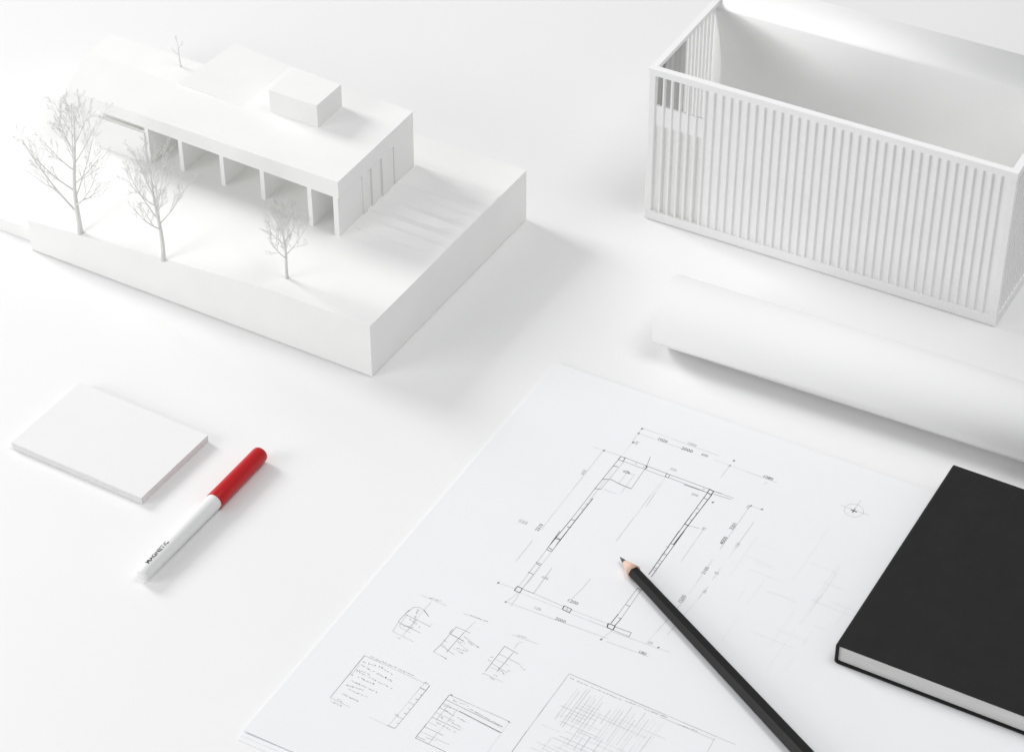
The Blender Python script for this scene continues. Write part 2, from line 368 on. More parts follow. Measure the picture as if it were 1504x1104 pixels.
  ('schedule_table',4,1,[(0.122,-0.2755),(0.124,-0.2755)]),
  ('schedule_table',2,1,[(0.1195,-0.2802),(0.124,-0.2804)]),
  ('schedule_table',2,1,[(0.1219,-0.2851),(0.1239,-0.2852)]),
  ('material_schedule',2,1,[(0.1396,-0.247),(0.1857,-0.2485)]),
  ('material_schedule',3,1,[(0.1396,-0.247),(0.1396,-0.2906)]),
  ('material_schedule',2,2,[(0.1857,-0.2485),(0.1864,-0.281)]),
  ('material_schedule',3,1,[(0.1396,-0.2906),(0.1635,-0.2916)]),
  ('material_schedule',3,1,[(0.1396,-0.2518),(0.1835,-0.2552)]),
  ('material_schedule',2,1,[(0.1396,-0.2555),(0.1852,-0.2601)]),
  ('material_schedule',4,1,[(0.1527,-0.2563),(0.186,-0.2596)]),
  ('material_schedule',2,1,[(0.1395,-0.26),(0.1463,-0.2603)]),
  ('material_schedule',2,2,[(0.1395,-0.2649),(0.1541,-0.2655)]),
  ('material_schedule',2,1,[(0.1395,-0.2697),(0.1619,-0.2707)]),
  ('material_schedule',2,2,[(0.1395,-0.2745),(0.1463,-0.2749)]),
  ('material_schedule',2,1,[(0.1395,-0.2793),(0.1541,-0.2799)]),
  ('material_schedule',2,2,[(0.1396,-0.2841),(0.1618,-0.285)]),
  ('material_schedule',2,1,[(0.1396,-0.2889),(0.1463,-0.2892)]),
  ('material_schedule',2,2,[(0.1506,-0.2545),(0.1495,-0.2916)]),
  ('material_schedule',2,2,[(0.1436,-0.2548),(0.1431,-0.2865)]),
  ('material_schedule',8,1,[(0.1403,-0.2463),(0.1414,-0.2464)]),
  ('material_schedule',8,1,[(0.1851,-0.2489),(0.1862,-0.249)]),
  ('grid_chart',3,1,[(0.1992,-0.1917),(0.1995,-0.25),(0.2,-0.2734)]),
  ('grid_chart',3,1,[(0.1992,-0.1917),(0.3092,-0.1949)]),
  ('grid_chart',2,2,[(0.3092,-0.1949),(0.3224,-0.1951)]),
  ('grid_chart',2,2,[(0.2562,-0.1968),(0.3091,-0.198)]),
  ('grid_chart',2,2,[(0.3085,-0.1968),(0.3094,-0.21)]),
  ('grid_chart',2,2,[(0.2103,-0.2006),(0.2103,-0.2328)]),
  ('grid_chart',2,2,[(0.2127,-0.2022),(0.2127,-0.2294)]),
  ('grid_chart',2,2,[(0.216,-0.1988),(0.216,-0.26)]),
  ('grid_chart',2,2,[(0.218,-0.1981),(0.218,-0.2359)]),
  ('grid_chart',2,2,[(0.2213,-0.2029),(0.2212,-0.2294)]),
  ('grid_chart',2,2,[(0.2237,-0.1999),(0.2236,-0.2366)]),
  ('grid_chart',2,2,[(0.2255,-0.2039),(0.2253,-0.2541)]),
  ('grid_chart',2,2,[(0.2282,-0.1983),(0.2279,-0.2487)]),
  ('grid_chart',2,2,[(0.2305,-0.2044),(0.2303,-0.2413)]),
  ('grid_chart',2,2,[(0.234,-0.2012),(0.2336,-0.2499)]),
  ('grid_chart',1,2,[(0.2361,-0.2005),(0.2358,-0.2358)]),
  ('grid_chart',3,2,[(0.2382,-0.2074),(0.2378,-0.2486)]),
  ('grid_chart',1,2,[(0.2415,-0.2041),(0.2411,-0.2351)]),
  ('grid_chart',2,2,[(0.2437,-0.2039),(0.2433,-0.2377)]),
  ('grid_chart',2,2,[(0.246,-0.2038),(0.2454,-0.2476)]),
  ('grid_chart',2,2,[(0.2493,-0.1984),(0.2489,-0.2334)]),
  ('grid_chart',1,2,[(0.2511,-0.2065),(0.2504,-0.2537)]),
  ('grid_chart',1,2,[(0.2537,-0.2027),(0.2532,-0.237)]),
  ('grid_chart',2,2,[(0.2562,-0.2076),(0.2558,-0.2331)]),
  ('grid_chart',2,2,[(0.2593,-0.1985),(0.258,-0.2689)]),
  ('grid_chart',1,2,[(0.2613,-0.2048),(0.2607,-0.2362)]),
  ('grid_chart',2,2,[(0.2638,-0.203),(0.2631,-0.2379)]),
  ('grid_chart',1,2,[(0.2663,-0.2004),(0.2652,-0.2547)]),
  ('grid_chart',2,2,[(0.2689,-0.2024),(0.2679,-0.2488)]),
  ('grid_chart',2,2,[(0.2721,-0.2028),(0.2709,-0.2533)]),
  ('grid_chart',1,2,[(0.274,-0.1996),(0.2731,-0.2388)]),
  ('grid_chart',1,2,[(0.2192,-0.2112),(0.2817,-0.2129)]),
  ('grid_chart',1,2,[(0.2187,-0.214),(0.2511,-0.2149)]),
  ('grid_chart',2,2,[(0.217,-0.2166),(0.2703,-0.218)]),
  ('grid_chart',2,2,[(0.2081,-0.2199),(0.2349,-0.2205)]),
  ('grid_chart',1,2,[(0.2033,-0.2225),(0.2405,-0.2234)]),
  ('grid_chart',1,2,[(0.2143,-0.226),(0.2416,-0.2267)]),
  ('grid_chart',1,2,[(0.2091,-0.2283),(0.2378,-0.229)]),
  ('grid_chart',2,2,[(0.214,-0.2321),(0.2434,-0.2328)]),
  ('grid_chart',2,2,[(0.2276,-0.2347),(0.2708,-0.2356)]),
  ('grid_chart',1,2,[(0.2205,-0.2384),(0.2778,-0.2396)]),
  ('grid_chart',1,2,[(0.2048,-0.2405),(0.2319,-0.2411)]),
  ('grid_chart',2,2,[(0.2202,-0.2437),(0.2741,-0.2447)]),
  ('grid_chart',2,2,[(0.2169,-0.247),(0.2642,-0.2479)]),
  ('grid_chart',2,2,[(0.2129,-0.2494),(0.2529,-0.2502)]),
  ('grid_chart',1,2,[(0.2207,-0.2531),(0.2398,-0.2534)]),
  ('grid_chart',1,2,[(0.2096,-0.2556),(0.2661,-0.2566)]),
  ('grid_chart',2,2,[(0.2149,-0.2585),(0.2537,-0.2592)]),
  ('grid_chart',1,2,[(0.2083,-0.2616),(0.2255,-0.2618)]),
  ('grid_chart',2,2,[(0.2257,-0.2639),(0.2479,-0.2642)]),
  ('grid_chart',1,2,[(0.2172,-0.2675),(0.2743,-0.2683)]),
  ('grid_chart',2,2,[(0.2184,-0.2697),(0.2726,-0.2705)]),
  ('grid_chart',1,2,[(0.2141,-0.2732),(0.2347,-0.2735)]),
  ('site_outline',1,2,[(0.3128,-0.0808),(0.3121,-0.1269)]),
  ('site_outline',1,2,[(0.2601,-0.0424),(0.2864,-0.0433)]),
  ('site_outline',1,2,[(0.3156,-0.0301),(0.3153,-0.0462)]),
  ('site_outline',1,2,[(0.3232,-0.0711),(0.3316,-0.0713)]),
  ('site_outline',1,2,[(0.2665,-0.0605),(0.2665,-0.0959)]),
  ('site_outline',1,2,[(0.2949,-0.0157),(0.3144,-0.0165)]),
  ('site_outline',1,2,[(0.2743,-0.0478),(0.2742,-0.114)]),
  ('site_outline',1,2,[(0.2443,-0.0157),(0.2817,-0.0172)]),
  ('site_outline',1,2,[(0.3234,-0.0778),(0.3226,-0.119)]),
  ('site_outline',1,2,[(0.3019,-0.087),(0.3246,-0.0875)]),
  ('site_outline',1,2,[(0.292,0.0253),(0.2915,-0.0397)]),
  ('site_outline',1,2,[(0.2602,-0.0338),(0.2946,-0.035)]),
  ('site_outline',1,2,[(0.3155,-0.0154),(0.3145,-0.0738)]),
  ('site_outline',1,2,[(0.2878,-0.0971),(0.3186,-0.0977)]),
  ('site_outline',1,2,[(0.2514,-0.01),(0.2517,-0.0531)]),
  ('site_outline',1,2,[(0.2808,-0.0558),(0.3034,-0.0565)]),
  ('site_outline',1,2,[(0.3352,-0.0464),(0.3348,-0.0619)]),
  ('site_outline',1,2,[(0.2794,-0.057),(0.2879,-0.0573)]),
  ('site_outline',1,2,[(0.305,-0.064),(0.3045,-0.1043)]),
  ('site_outline',1,2,[(0.2502,-0.0313),(0.2731,-0.0321)]),
  ('site_outline',1,2,[(0.3129,-0.0071),(0.3119,-0.0642)]),
  ('site_outline',1,2,[(0.3219,-0.0446),(0.352,-0.0456)]),
  ('site_outline',1,2,[(0.3134,-0.044),(0.3129,-0.0759)]),
  ('site_outline',1,2,[(0.3099,-0.0292),(0.3273,-0.0298)]),
  ('site_outline',1,2,[(0.3149,0.0018),(0.3139,-0.0612)]),
  ('site_outline',1,2,[(0.3099,-0.0494),(0.3429,-0.0505)]),
]
INK_TEXT = [
  ('1020',0.1468,0.0505,3.4,0,0),
  ('1200',0.1676,0.0568,3.2,0,2),
  ('2000',0.1673,0.0496,3.8,0,0),
  ('600',0.1812,0.0505,3,0,0),
  ('1080',0.2319,0.0505,3.4,0,0),
  ('600',0.1129,-0.0091,3.2,90,1),
  ('2310',0.1132,-0.0763,3.4,90,0),
  ('550',0.1004,-0.077,4,0,1),
  ('120',0.1512,-0.1483,3,0,1),
  ('2000',0.1703,-0.1505,3.4,0,1),
  ('1200',0.1691,-0.1308,3.6,0,1),
  ('430',0.1412,-0.1194,3,0,1),
  ('180',0.2327,-0.1511,3.4,0,0),
  ('20',0.2331,-0.1399,3,0,1),
  ('3201',0.2322,-0.0083,3.4,90,0),
  ('4000',0.2327,-0.025,3.6,90,0),
  ('150',0.2432,-0.0247,3,90,1),
  ('2100',0.2348,-0.0587,3.4,90,1),
  ('40',0.2425,-0.0574,3,0,1),
  ('1500',0.2333,-0.0919,3.6,90,1),
  ('30',0.2435,-0.0778,3,90,1),
  ('75',0.2154,-0.0209,3,90,1),
  ('20',0.2329,0.015,2.8,90,1),
  ('120',0.14,0.006,3.0,0,0),
  ('200',0.1937,0.0081,3,0,2),
  ('220',0.1683,0.0252,2.8,0,2),
  ('200',0.1316,0.0385,2.4,90,1),
]
INK_SCRIBBLES = [
  ('detail_sketches',0.0772,-0.2075,0.0865,-0.2053,16,1),
  ('detail_sketches',0.0806,-0.199,0.0875,-0.2012,16,1),
  ('detail_sketches',0.0814,-0.1751,0.0898,-0.174,16,1),
  ('detail_sketches',0.0845,-0.2005,0.0811,-0.1904,16,1),
  ('detail_sketches',0.0817,-0.2186,0.0864,-0.2178,16,1),
  ('detail_sketches',0.0895,-0.2024,0.0917,-0.2024,16,1),
  ('detail_sketches',0.0802,-0.1891,0.0818,-0.1888,16,1),
  ('detail_sketches',0.1145,-0.1759,0.123,-0.176,14,1),
  ('detail_sketches',0.1248,-0.1761,0.1275,-0.1755,14,1),
  ('detail_sketches',0.1189,-0.2025,0.1245,-0.2006,14,1),
  ('detail_sketches',0.1226,-0.2075,0.1305,-0.2066,14,1),
  ('detail_sketches',0.1257,-0.1982,0.1297,-0.2,14,1),
  ('detail_sketches',0.1161,-0.2193,0.1214,-0.2198,14,1),
  ('detail_sketches',0.1105,-0.2049,0.1129,-0.2059,14,1),
  ('detail_sketches',0.1259,-0.2103,0.1278,-0.2098,14,1),
  ('detail_sketches',0.1331,-0.1993,0.1348,-0.2001,14,1),
  ('detail_sketches',0.1516,-0.1772,0.1586,-0.1763,13,1),
  ('detail_sketches',0.1457,-0.2068,0.1477,-0.2074,13,1),
  ('detail_sketches',0.1561,-0.2016,0.1586,-0.2025,13,1),
  ('detail_sketches',0.1621,-0.2086,0.1649,-0.2093,13,1),
  ('detail_sketches',0.1674,-0.201,0.171,-0.203,13,1),
  ('detail_sketches',0.1549,-0.22,0.1586,-0.2208,13,1),
  ('detail_sketches',0.1488,-0.2194,0.1505,-0.2196,13,1),
  ('detail_sketches',0.1557,-0.2098,0.1618,-0.2133,13,1),
  ('detail_sketches',0.1564,-0.2169,0.1582,-0.217,13,1),
  ('detail_sketches',0.1463,-0.2035,0.1481,-0.2037,13,1),
  ('schedule_table',0.0753,-0.2424,0.1098,-0.2436,14,1),
  ('schedule_table',0.0736,-0.2489,0.0875,-0.2476,18,0),
  ('schedule_table',0.0875,-0.2476,0.0965,-0.2494,14,1),
  ('schedule_table',0.0745,-0.2521,0.1004,-0.2549,18,0),
  ('schedule_table',0.0731,-0.2572,0.0855,-0.2571,18,0),
  ('schedule_table',0.075,-0.2584,0.1038,-0.2605,14,1),
  ('schedule_table',0.0763,-0.2623,0.0913,-0.263,16,0),
  ('schedule_table',0.0762,-0.2676,0.0968,-0.2682,14,1),
  ('schedule_table',0.0754,-0.2726,0.0878,-0.2709,13,1),
  ('schedule_table',0.0776,-0.2752,0.0932,-0.275,14,1),
  ('schedule_table',0.0775,-0.2804,0.0909,-0.2812,16,0),
  ('schedule_table',0.0747,-0.2902,0.083,-0.29,15,1),
  ('schedule_table',0.0774,-0.2857,0.0817,-0.2871,12,1),
  ('schedule_table',0.1195,-0.2449,0.123,-0.2453,12,1),
  ('schedule_table',0.119,-0.2505,0.1221,-0.2511,12,1),
  ('schedule_table',0.1181,-0.2903,0.1208,-0.2902,12,1),
  ('schedule_table',0.1173,-0.279,0.1196,-0.2792,12,1),
  ('schedule_table',0.0722,-0.263,0.075,-0.263,12,1),
  ('material_schedule',0.1441,-0.25,0.1554,-0.2496,16,1),
  ('material_schedule',0.1563,-0.2513,0.1844,-0.2548,12,1),
  ('material_schedule',0.1417,-0.2573,0.1504,-0.2561,13,1),
  ('material_schedule',0.1429,-0.2603,0.1528,-0.2621,13,1),
  ('material_schedule',0.1536,-0.2617,0.1631,-0.263,12,1),
  ('material_schedule',0.15,-0.2667,0.162,-0.2687,12,1),
  ('material_schedule',0.1447,-0.2725,0.1478,-0.2723,11,1),
  ('material_schedule',0.1493,-0.2729,0.1607,-0.2738,11,2),
  ('material_schedule',0.1446,-0.2871,0.1527,-0.2862,11,2),
  ('material_schedule',0.1431,-0.2661,0.1472,-0.2675,12,1),
  ('grid_chart',0.2015,-0.1949,0.2073,-0.1949,13,0),
  ('grid_chart',0.2075,-0.1951,0.2399,-0.1959,10,1),
  ('grid_chart',0.2425,-0.1955,0.2559,-0.1951,10,0),
  ('grid_chart',0.2562,-0.1957,0.2735,-0.1955,8,1),
  ('grid_chart',0.2816,-0.1972,0.2963,-0.1967,7,1),
]

# ------------------------------------------------------------------ architectural model (villa on a plinth)
H = 0.049; ZR = 0.1012
villa = empty("architectural_model", (-0.0788, 0.0103, 0.0), R(-0.79), "white card model of a flat-roofed villa on a thick plinth base", "architectural model")
SW, SD = 0.412, 0.2351
def drop(x, y):
    amp = 0.027 * max(0.0, min(1.08, (-x - 0.09) / 0.30))
    return amp * (1 - sstep(-0.012, 0.052, y))
NX, NY = 90, 50
vs = []; fs = []
def left_x(y):   # the left end of the block is cut at an angle
    return -0.325 - 0.082 * y / 0.0985 if y < 0.0985 else -0.407 - 0.011 * (y - 0.0985) / (SD - 0.0985)
xrow = lambda y: [left_x(y) * (1 - i / NX) for i in range(NX + 1)]
ys = [SD * j / NY for j in range(NY + 1)]
for j in range(NY + 1):
    for x in xrow(ys[j]): vs.append((x, ys[j], H - drop(x, ys[j])))
for j in range(NY):
    for i in range(NX):
        a = j * (NX + 1) + i; fs.append((a, a + 1, a + NX + 2, a + NX + 1))
nt = len(fs)
def skirt(pts, flip):
    b = len(vs)
    for p in pts: vs.append(p)
    for p in pts: vs.append((p[0], p[1], 0.0009))
    n = len(pts)
    for i in range(n - 1):
        q = (b + i, b + n + i, b + n + i + 1, b + i + 1); fs.append(q if not flip else q[::-1])
skirt([(x, 0.0, H - drop(x, 0)) for x in xrow(0)], False)
skirt([(x, SD, H) for x in xrow(SD)], True)
skirt([(left_x(y), y, H - drop(left_x(y), y)) for y in ys], True)
skirt([(0.0, y, H) for y in ys], False)
b = len(vs); vs += [(left_x(0), 0, 0.0009), (0, 0, 0.0009), (0, SD, 0.0009), (left_x(SD), SD, 0.0009), (left_x(0.0985), 0.0985, 0.0009)]; fs.append((b + 4, b + 3, b + 2, b + 1, b))
me = bpy.data.meshes.new("base_block"); me.from_pydata(vs, [], fs); me.update()
me.polygons.foreach_set("use_smooth", [i < nt for i in range(len(fs))])
base = link("base_block", me, M['card'], villa)
prism("foot", [(left_x(0) + 0.002, 0.002), (-0.002, 0.002), (-0.002, SD - 0.002), (left_x(SD) + 0.003, SD - 0.002), (left_x(0.0985) + 0.003, 0.0985)], 0.0, 0.0009, M['card'], villa)
prism("corner_step", [(-0.376, 0.0090), (-0.3330, 0.0090), (-0.3500, 0.0290), (-0.394, 0.0290)], 0.0, 0.0125, M['card'], villa, 0.0003)

def on(x, y): return H
# roof: an L-shaped slab, fascia tapering towards the left
roof_out = [(-0.3416, 0.0837), (-0.0799, 0.0833), (-0.0815, 0.1953), (-0.2615, 0.2065), (-0.2661, 0.1345), (-0.3603, 0.1372)]
front_th = lambda x, y: ZR - (0.0098 + 0.0056 * sstep(-0.34, -0.08, x))
roof = prism("roof", roof_out, 0, ZR, M['card'], villa, 0, None, front_th)
# added wedge on the rear wing; its tilt makes the roof's shaded tone
prism("roof_shade_wedge", [(-0.2655, 0.1350), (-0.2609, 0.2060), (-0.2050, 0.2025), (-0.2050, 0.1330)], 0, 0, M['card'], villa, 0,
      lambda x, y: ZR + 0.00005 + 0.0022 * (1 - sstep(-0.2680, -0.2050, x)) ** 1.0, lambda x, y: ZR - 0.001)
rb = box("rooftop_box", -0.1340 - 0.0455, -0.1340, 0.1382, 0.1382 + 0.035, ZR - 0.001, ZR + 0.021, M['card'], villa, 0.0002)
# walls and columns
zt = ZR - 0.0096
def wall(name, x0, x1, y0, y1, z1=None, z0=H - 0.002, bevel=0.0002):
    return box(name, x0, x1, y0, y1, z0, z1 or zt, M['card'], villa, bevel)
wall("garden_wall", -0.3237, -0.2715, 0.0905, 0.0940, 0.0780)  # kept low so the gap above it reads as soffit shadow
wall("gap_backing_panel", -0.3237, -0.2715, 0.1010, 0.1030)  # added backing that hides the lit rear wall and shades the gap
wall("rear_wall", -0.3390, -0.0860, 0.1400, 0.1440)
for cx, cy, dpt in ((-0.2383, 0.0965, 0.030), (-0.1977, 0.0960, 0.030), (-0.1590, 0.0960, 0.030), (-0.1064, 0.0850, 0.055)):
    box("column_fin", cx - 0.0040, cx, cy, cy + dpt, H - 0.002, zt, M['card'], villa, 0.0002)
box("column_fin", -0.2715, -0.2680, 0.0920, 0.1400, H - 0.002, zt, M['card'], villa, 0.0002)
# right end wall: pier, slotted panels, rear pier
XE = -0.0812
def endwall(y0, y1, x1=XE, name="end_wall_panel", z1=None):
    return box(name, XE - 0.0045, x1, y0, y1, H - 0.002, z1 or (ZR - 0.0145), M['card'], villa, 0.0001)
endwall(0.0840, 0.1180)
yy = [0.1180, 0.1235, 0.1302, 0.1318, 0.1385, 0.1450, 0.1470, 0.1560, 0.1640, 0.1655, 0.1945]
off = [0.0010, -0.0004, -0.0012, 0.0007, -0.0003, -0.0013, 0.0008, -0.0002, -0.0012, 0.0]
for a, c, d in zip(yy, yy[1:], off): endwall(a, c, XE + d)
box("end_wall_head", XE - 0.0049, XE + 0.00005, 0.0845, 0.1945, ZR - 0.0146, ZR - 0.0090, M['card'], villa, 0)
wall("rear_wing_wall", -0.2560, -0.0860, 0.1895, 0.1935)
wall("rear_wing_wall", -0.2600, -0.2560, 0.1360, 0.1935)
# low ribs beside the end wall, shaped to stand for streaks of light
streak_rows = [(0.100, 0.112), (0.112, 0.123), (0.123, 0.131), (0.131, 0.1395), (0.1395, 0.1465), (0.1465, 0.156), (0.156, 0.1655), (0.1655, 0.178), (0.178, 0.1935)]
for k, (a, c) in enumerate(streak_rows):
    h0, h1 = ((0.0002, 0.0020), (0.0002, 0.0024), (0.0026, 0.0003), (0.0002, 0.0030), (0.0024, 0.0002))[k % 5]
    bm = bmesh.new(); xa, xb = XE + 0.0030, -0.0006
    e = [[bm.verts.new((x, y, H + 0.00005 + z * s)) for y, z in ((a, 0), (a, h0), (c, h1), (c, 0))] for x, s in ((xa, 1.0), (xa + (xb - xa) * 0.7, 0.8), (xb, 0.08))]
    for p, q in zip(e, e[1:]):
        for m_ in range(3): bm.faces.new((p[m_], q[m_], q[m_ + 1], p[m_ + 1]))
    bm.faces.new(e[0]); bm.faces.new(e[2][::-1])
    finish("light_streak_rib", bm, M['card'], villa)

# ------------------------------------------------------------------ miniature bare trees
def make_tree(name, base, height, spread, rad, nl, seed, label, lean=(0, 0), z_first=0.15, depth=3, group="bare miniature trees on the villa model"):
    rng = random.Random(seed)
    root = empty(name, base, 0, label, "model tree", group)
    N = 14
    trunk = []
    for i in range(N + 1):
        t = i / N
        w = 0.005 * height * math.sin(t * 9 + seed)
        trunk.append(Vector((lean[0] * t * t * height + w, lean[1] * t * t * height + w * 0.6, t * height)))
    tr = [rad * (0.08 + 0.92 * (1 - i / N) ** 0.95) for i in range(N + 1)]
    tr[0] = rad * 1.12
    bm = bmesh.new(); tube(bm, trunk, tr, 10); finish("trunk", bm, M['twig'], root)
    def at(t):
        f = t * N; i = min(N - 1, int(f)); return trunk[i].lerp(trunk[i + 1], f - i), tr[i] + (tr[i + 1] - tr[i]) * (f - i)
    def branch(bm, p, d, length, r, lev):
        n = 6 if lev < 2 else 4
        pts = [p.copy()]; dirs = [d.copy()]
        for i in range(n):
            d = (d + Vector((rng.uniform(-1, 1), rng.uniform(-1, 1), rng.uniform(-1, 1))) * (0.035 + 0.03 * lev) + Vector((0, 0, 0.085))).normalized()
            p = p + d * length / n; pts.append(p.copy()); dirs.append(d.copy())
        rr = [max(r * (1 - 0.8 * i / n), 0.00011) for i in range(n + 1)]
        tube(bm, pts, rr, 6 if lev == 0 else (4 if lev == 1 else 3), False)
        if lev < depth:
            m = (6, 4, 2)[lev] if lev < 3 else 2
            side = rng.choice((-1, 1))
            for k in range(m):
                f = 0.22 + 0.74 * (k + rng.uniform(0, 0.6)) / m
                x = f * n; i = min(n - 1, int(x)); q = pts[i].lerp(pts[i + 1], x - i)
                side = -side
                dd = dirs[i + 1]
                ax = dd.cross(Vector((rng.uniform(-1, 1), rng.uniform(-1, 1), rng.uniform(-0.3, 0.3)))).normalized()
                nd = (Matrix.Rotation(side * R(rng.uniform(26, 46)), 3, ax) @ dd).normalized()
                branch(bm, q, nd, length * (1 - 0.55 * f) * rng.uniform(0.42, 0.62), max(rr[i] * 0.62, 0.00015), lev + 1)
    az = rng.uniform(0, 6.28)
    for k in range(nl):
        t = z_first + (0.93 - z_first) * (k / (nl - 1)) ** 0.92
        p, r = at(t)
        az += 2.399 + rng.uniform(-0.35, 0.35)
        el = R(34 + 30 * t + rng.uniform(-6, 6))
        d = Vector((math.cos(az) * math.cos(el), math.sin(az) * math.cos(el), math.sin(el)))
        ln = spread * (1.0 - 0.80 * ((t - z_first) / (1 - z_first)) ** 0.95) * rng.uniform(0.88, 1.12) / max(0.6, math.cos(el))*0.92
        if k == 0: ln *= 0.95
        bm = bmesh.new(); branch(bm, p - d * r * 0.3, d, ln, max(r * 0.46, 0.00026), 0)
        finish("limb", bm, M['twig'], root)
    return root
def villa_z(x, y):
    c, s = math.cos(R(0.79)), math.sin(R(0.79)); dx, dy = x + 0.0788, y - 0.0103
    return H - drop(c * dx - s * dy, s * dx + c * dy)
def tree_at(x, y, *a, **k): return make_tree("model_tree", (x, y, villa_z(x, y) - 0.0004), *a, **k)
tree_at(-0.3520, 0.0158, 0.116, 0.056, 0.0023, 15, 14, "tallest bare white miniature tree, its top reaching the left corner of the villa roof", lean=(0.06, 0.04), z_first=0.17)
tree_at(-0.2680, 0.0123, 0.094, 0.042, 0.0020, 17, 31, "middle bare white miniature tree in front of the leftmost open bay of the villa", lean=(-0.09, 0.03), z_first=0.26)
tree_at(-0.1653, 0.0308, 0.066, 0.029, 0.0015, 20, 23, "small dense bare white miniature tree nearest the front corner of the plinth", lean=(-0.04, 0.0), z_first=0.24)
tree_at(-0.4088, 0.2373, 0.030, 0.008, 0.0008, 4, 8, "tiny sparse sapling standing alone behind the villa roof", lean=(-0.05, 0.0), z_first=0.40, depth=1)

# ------------------------------------------------------------------ ribbed open box
BW, BD, BH = 0.3034, 0.158, 0.1448
rbx = empty("ribbed_box", (0.0076, 0.2946, 0.0), R(0.6), "large open white box with thin vertical ribs along its sides", "ribbed box")
A = M['acrylic']
bw0 = 0.1135
def bb(name, x0, x1, y0, y1, z0, z1, m=A, bev=0.0003): return box(name, x0, x1, y0, y1, z0, z1, m, rbx, bev)
bb("raised_bounce_floor", 0.0031, BW - 0.0051, 0.0100, bw0 + 0.001, 0.0340, 0.0365)  # floor set high, out of view, to bounce light onto the back wall
FB, FT = 0.0090, BH - 0.0058
bb("bottom_rail", 0.0, BW, 0.0, 0.0050, 0.0008, FB)
bb("bottom_rail", BW - 0.0052, BW, 0.0050, BD, 0.0008, FB)
bb("top_rail", -0.0006, BW + 0.0006, -0.0008, 0.0050, FT, BH)
bb("top_rail", 0.0, 0.0052, 0.0050, BD - 0.03, FT + 0.002, BH)
bb("top_rail", BW - 0.0056, BW + 0.0005, 0.0050, BD - 0.03, FT, BH)
bb("corner_post", 0.0, 0.0052, 0.0, 0.0052, FB, FT)
bb("corner_post", BW - 0.0056, BW, 0.0, 0.0056, FB, FT)
# back wall with a wide rounded inner lip
prof = [(BD, 0.0008), (BD, BH - 0.001), (BD - 0.001, BH)]
for k in range(13):
    a = k / 12 * math.pi / 2
    prof.append((bw0 + 0.014 - 0.014 * math.sin(a), BH - 0.0055 * (1 - math.cos(a))))
prof += [(bw0, 0.0008)]
extrude_x("back_wall", prof, 0.0, BW, A, rbx, True)
# front bays: panel behind, ribs proud
NB = 41
x0, x1 = 0.0052, BW - 0.0056
pitch = (x1 - x0) / NB
bm = bmesh.new(); add_box(bm, -0.00075, 0.00075, 0.0004, 0.0040, FB, FT, 0.0003)
for f in bm.faces: f.smooth = False
rib = finish("rib", bm, A, rbx); rib.location = (x0 + pitch, 0, 0)
for k in range(2, NB):
    o = rib.copy(); COL.objects.link(o); o.parent = rbx; o.location = (x0 + pitch * k, 0, 0)
z_a, z_b, z_c = BH - 0.0345, BH - 0.0530, 0.020
bm = bmesh.new(); add_box(bm, 0.0, pitch, 0.0025, 0.0042, FB - 0.001, FT + 0.001, 0)
panel = finish("panel", bm, A, rbx); panel.location = (x0 + pitch * 6, 0, 0)
for k in range(7, NB):
    o = panel.copy(); COL.objects.link(o); o.parent = rbx; o.location = (x0 + pitch * k, 0, 0)
bm = bmesh.new(); add_box(bm, 0.0, pitch, 0.0020, 0.0040, z_b, z_a, 0.0003)
band = finish("transom_panel", bm, A, rbx); band.location = (x0, 0, 0)
bm = bmesh.new(); add_box(bm, 0.0, pitch, 0.0030, 0.0039, FB - 0.001, z_b + 0.001, 0)
film = finish("window_film", bm, M['frost'], rbx); film.location = (x0, 0, 0)
for k in range(1, 6):
    for src in (band, film):
        o = src.copy(); COL.objects.link(o); o.parent = rbx; o.location = (x0 + pitch * k, 0.0006 * (k % 2) if src is film else 0, 0)
bb("jamb", x0 + pitch * 6 - 0.0008, x0 + pitch * 6 + 0.0008, 0.0050, 0.0110, FB, FT)
# left wall: streaked grey window in front, ribbed rear half
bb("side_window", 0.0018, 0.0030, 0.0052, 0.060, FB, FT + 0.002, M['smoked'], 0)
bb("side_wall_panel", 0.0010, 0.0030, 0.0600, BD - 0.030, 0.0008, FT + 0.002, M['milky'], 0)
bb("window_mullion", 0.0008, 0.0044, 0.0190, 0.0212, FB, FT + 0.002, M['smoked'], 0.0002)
bb("window_mullion", 0.0008, 0.0040, 0.0585, 0.0615, FB, FT + 0.002)
bm = bmesh.new(); add_box(bm, 0.0026, 0.0042, -0.0012, 0.0012, FB, FT + 0.002, 0.0004)
ir = finish("inner_rib", bm, A, rbx); ir.location = (0, 0.067, 0)
for k in range(1, 7):
    o = ir.copy(); COL.objects.link(o); o.parent = rbx; o.location = (0, 0.067 + 0.0072 * k, 0)
bb("bottom_rail", 0.0, 0.0050, 0.0050, bw0, 0.0008, FB)
# right wall
bb("side_wall_panel", BW - 0.0050, BW - 0.0030, 0.0050, bw0 + 0.002, FB - 0.001, FT + 0.001, A, 0)
bm = bmesh.new(); add_box(bm, BW - 0.0045, BW - 0.0004, -0.0009, 0.0009, FB, FT, 0.0004)
sr = finish("side_rib", bm, A, rbx); sr.location = (0, 0.0056 + 0.0066, 0)
for k in range(2, 22):
    o = sr.copy(); COL.objects.link(o); o.parent = rbx; o.location = (0, 0.0056 + 0.0066 * k, 0)
bb("foot", 0.0025, BW - 0.0025, 0.0025, BD - 0.0025, 0.0, 0.0008, A, 0)

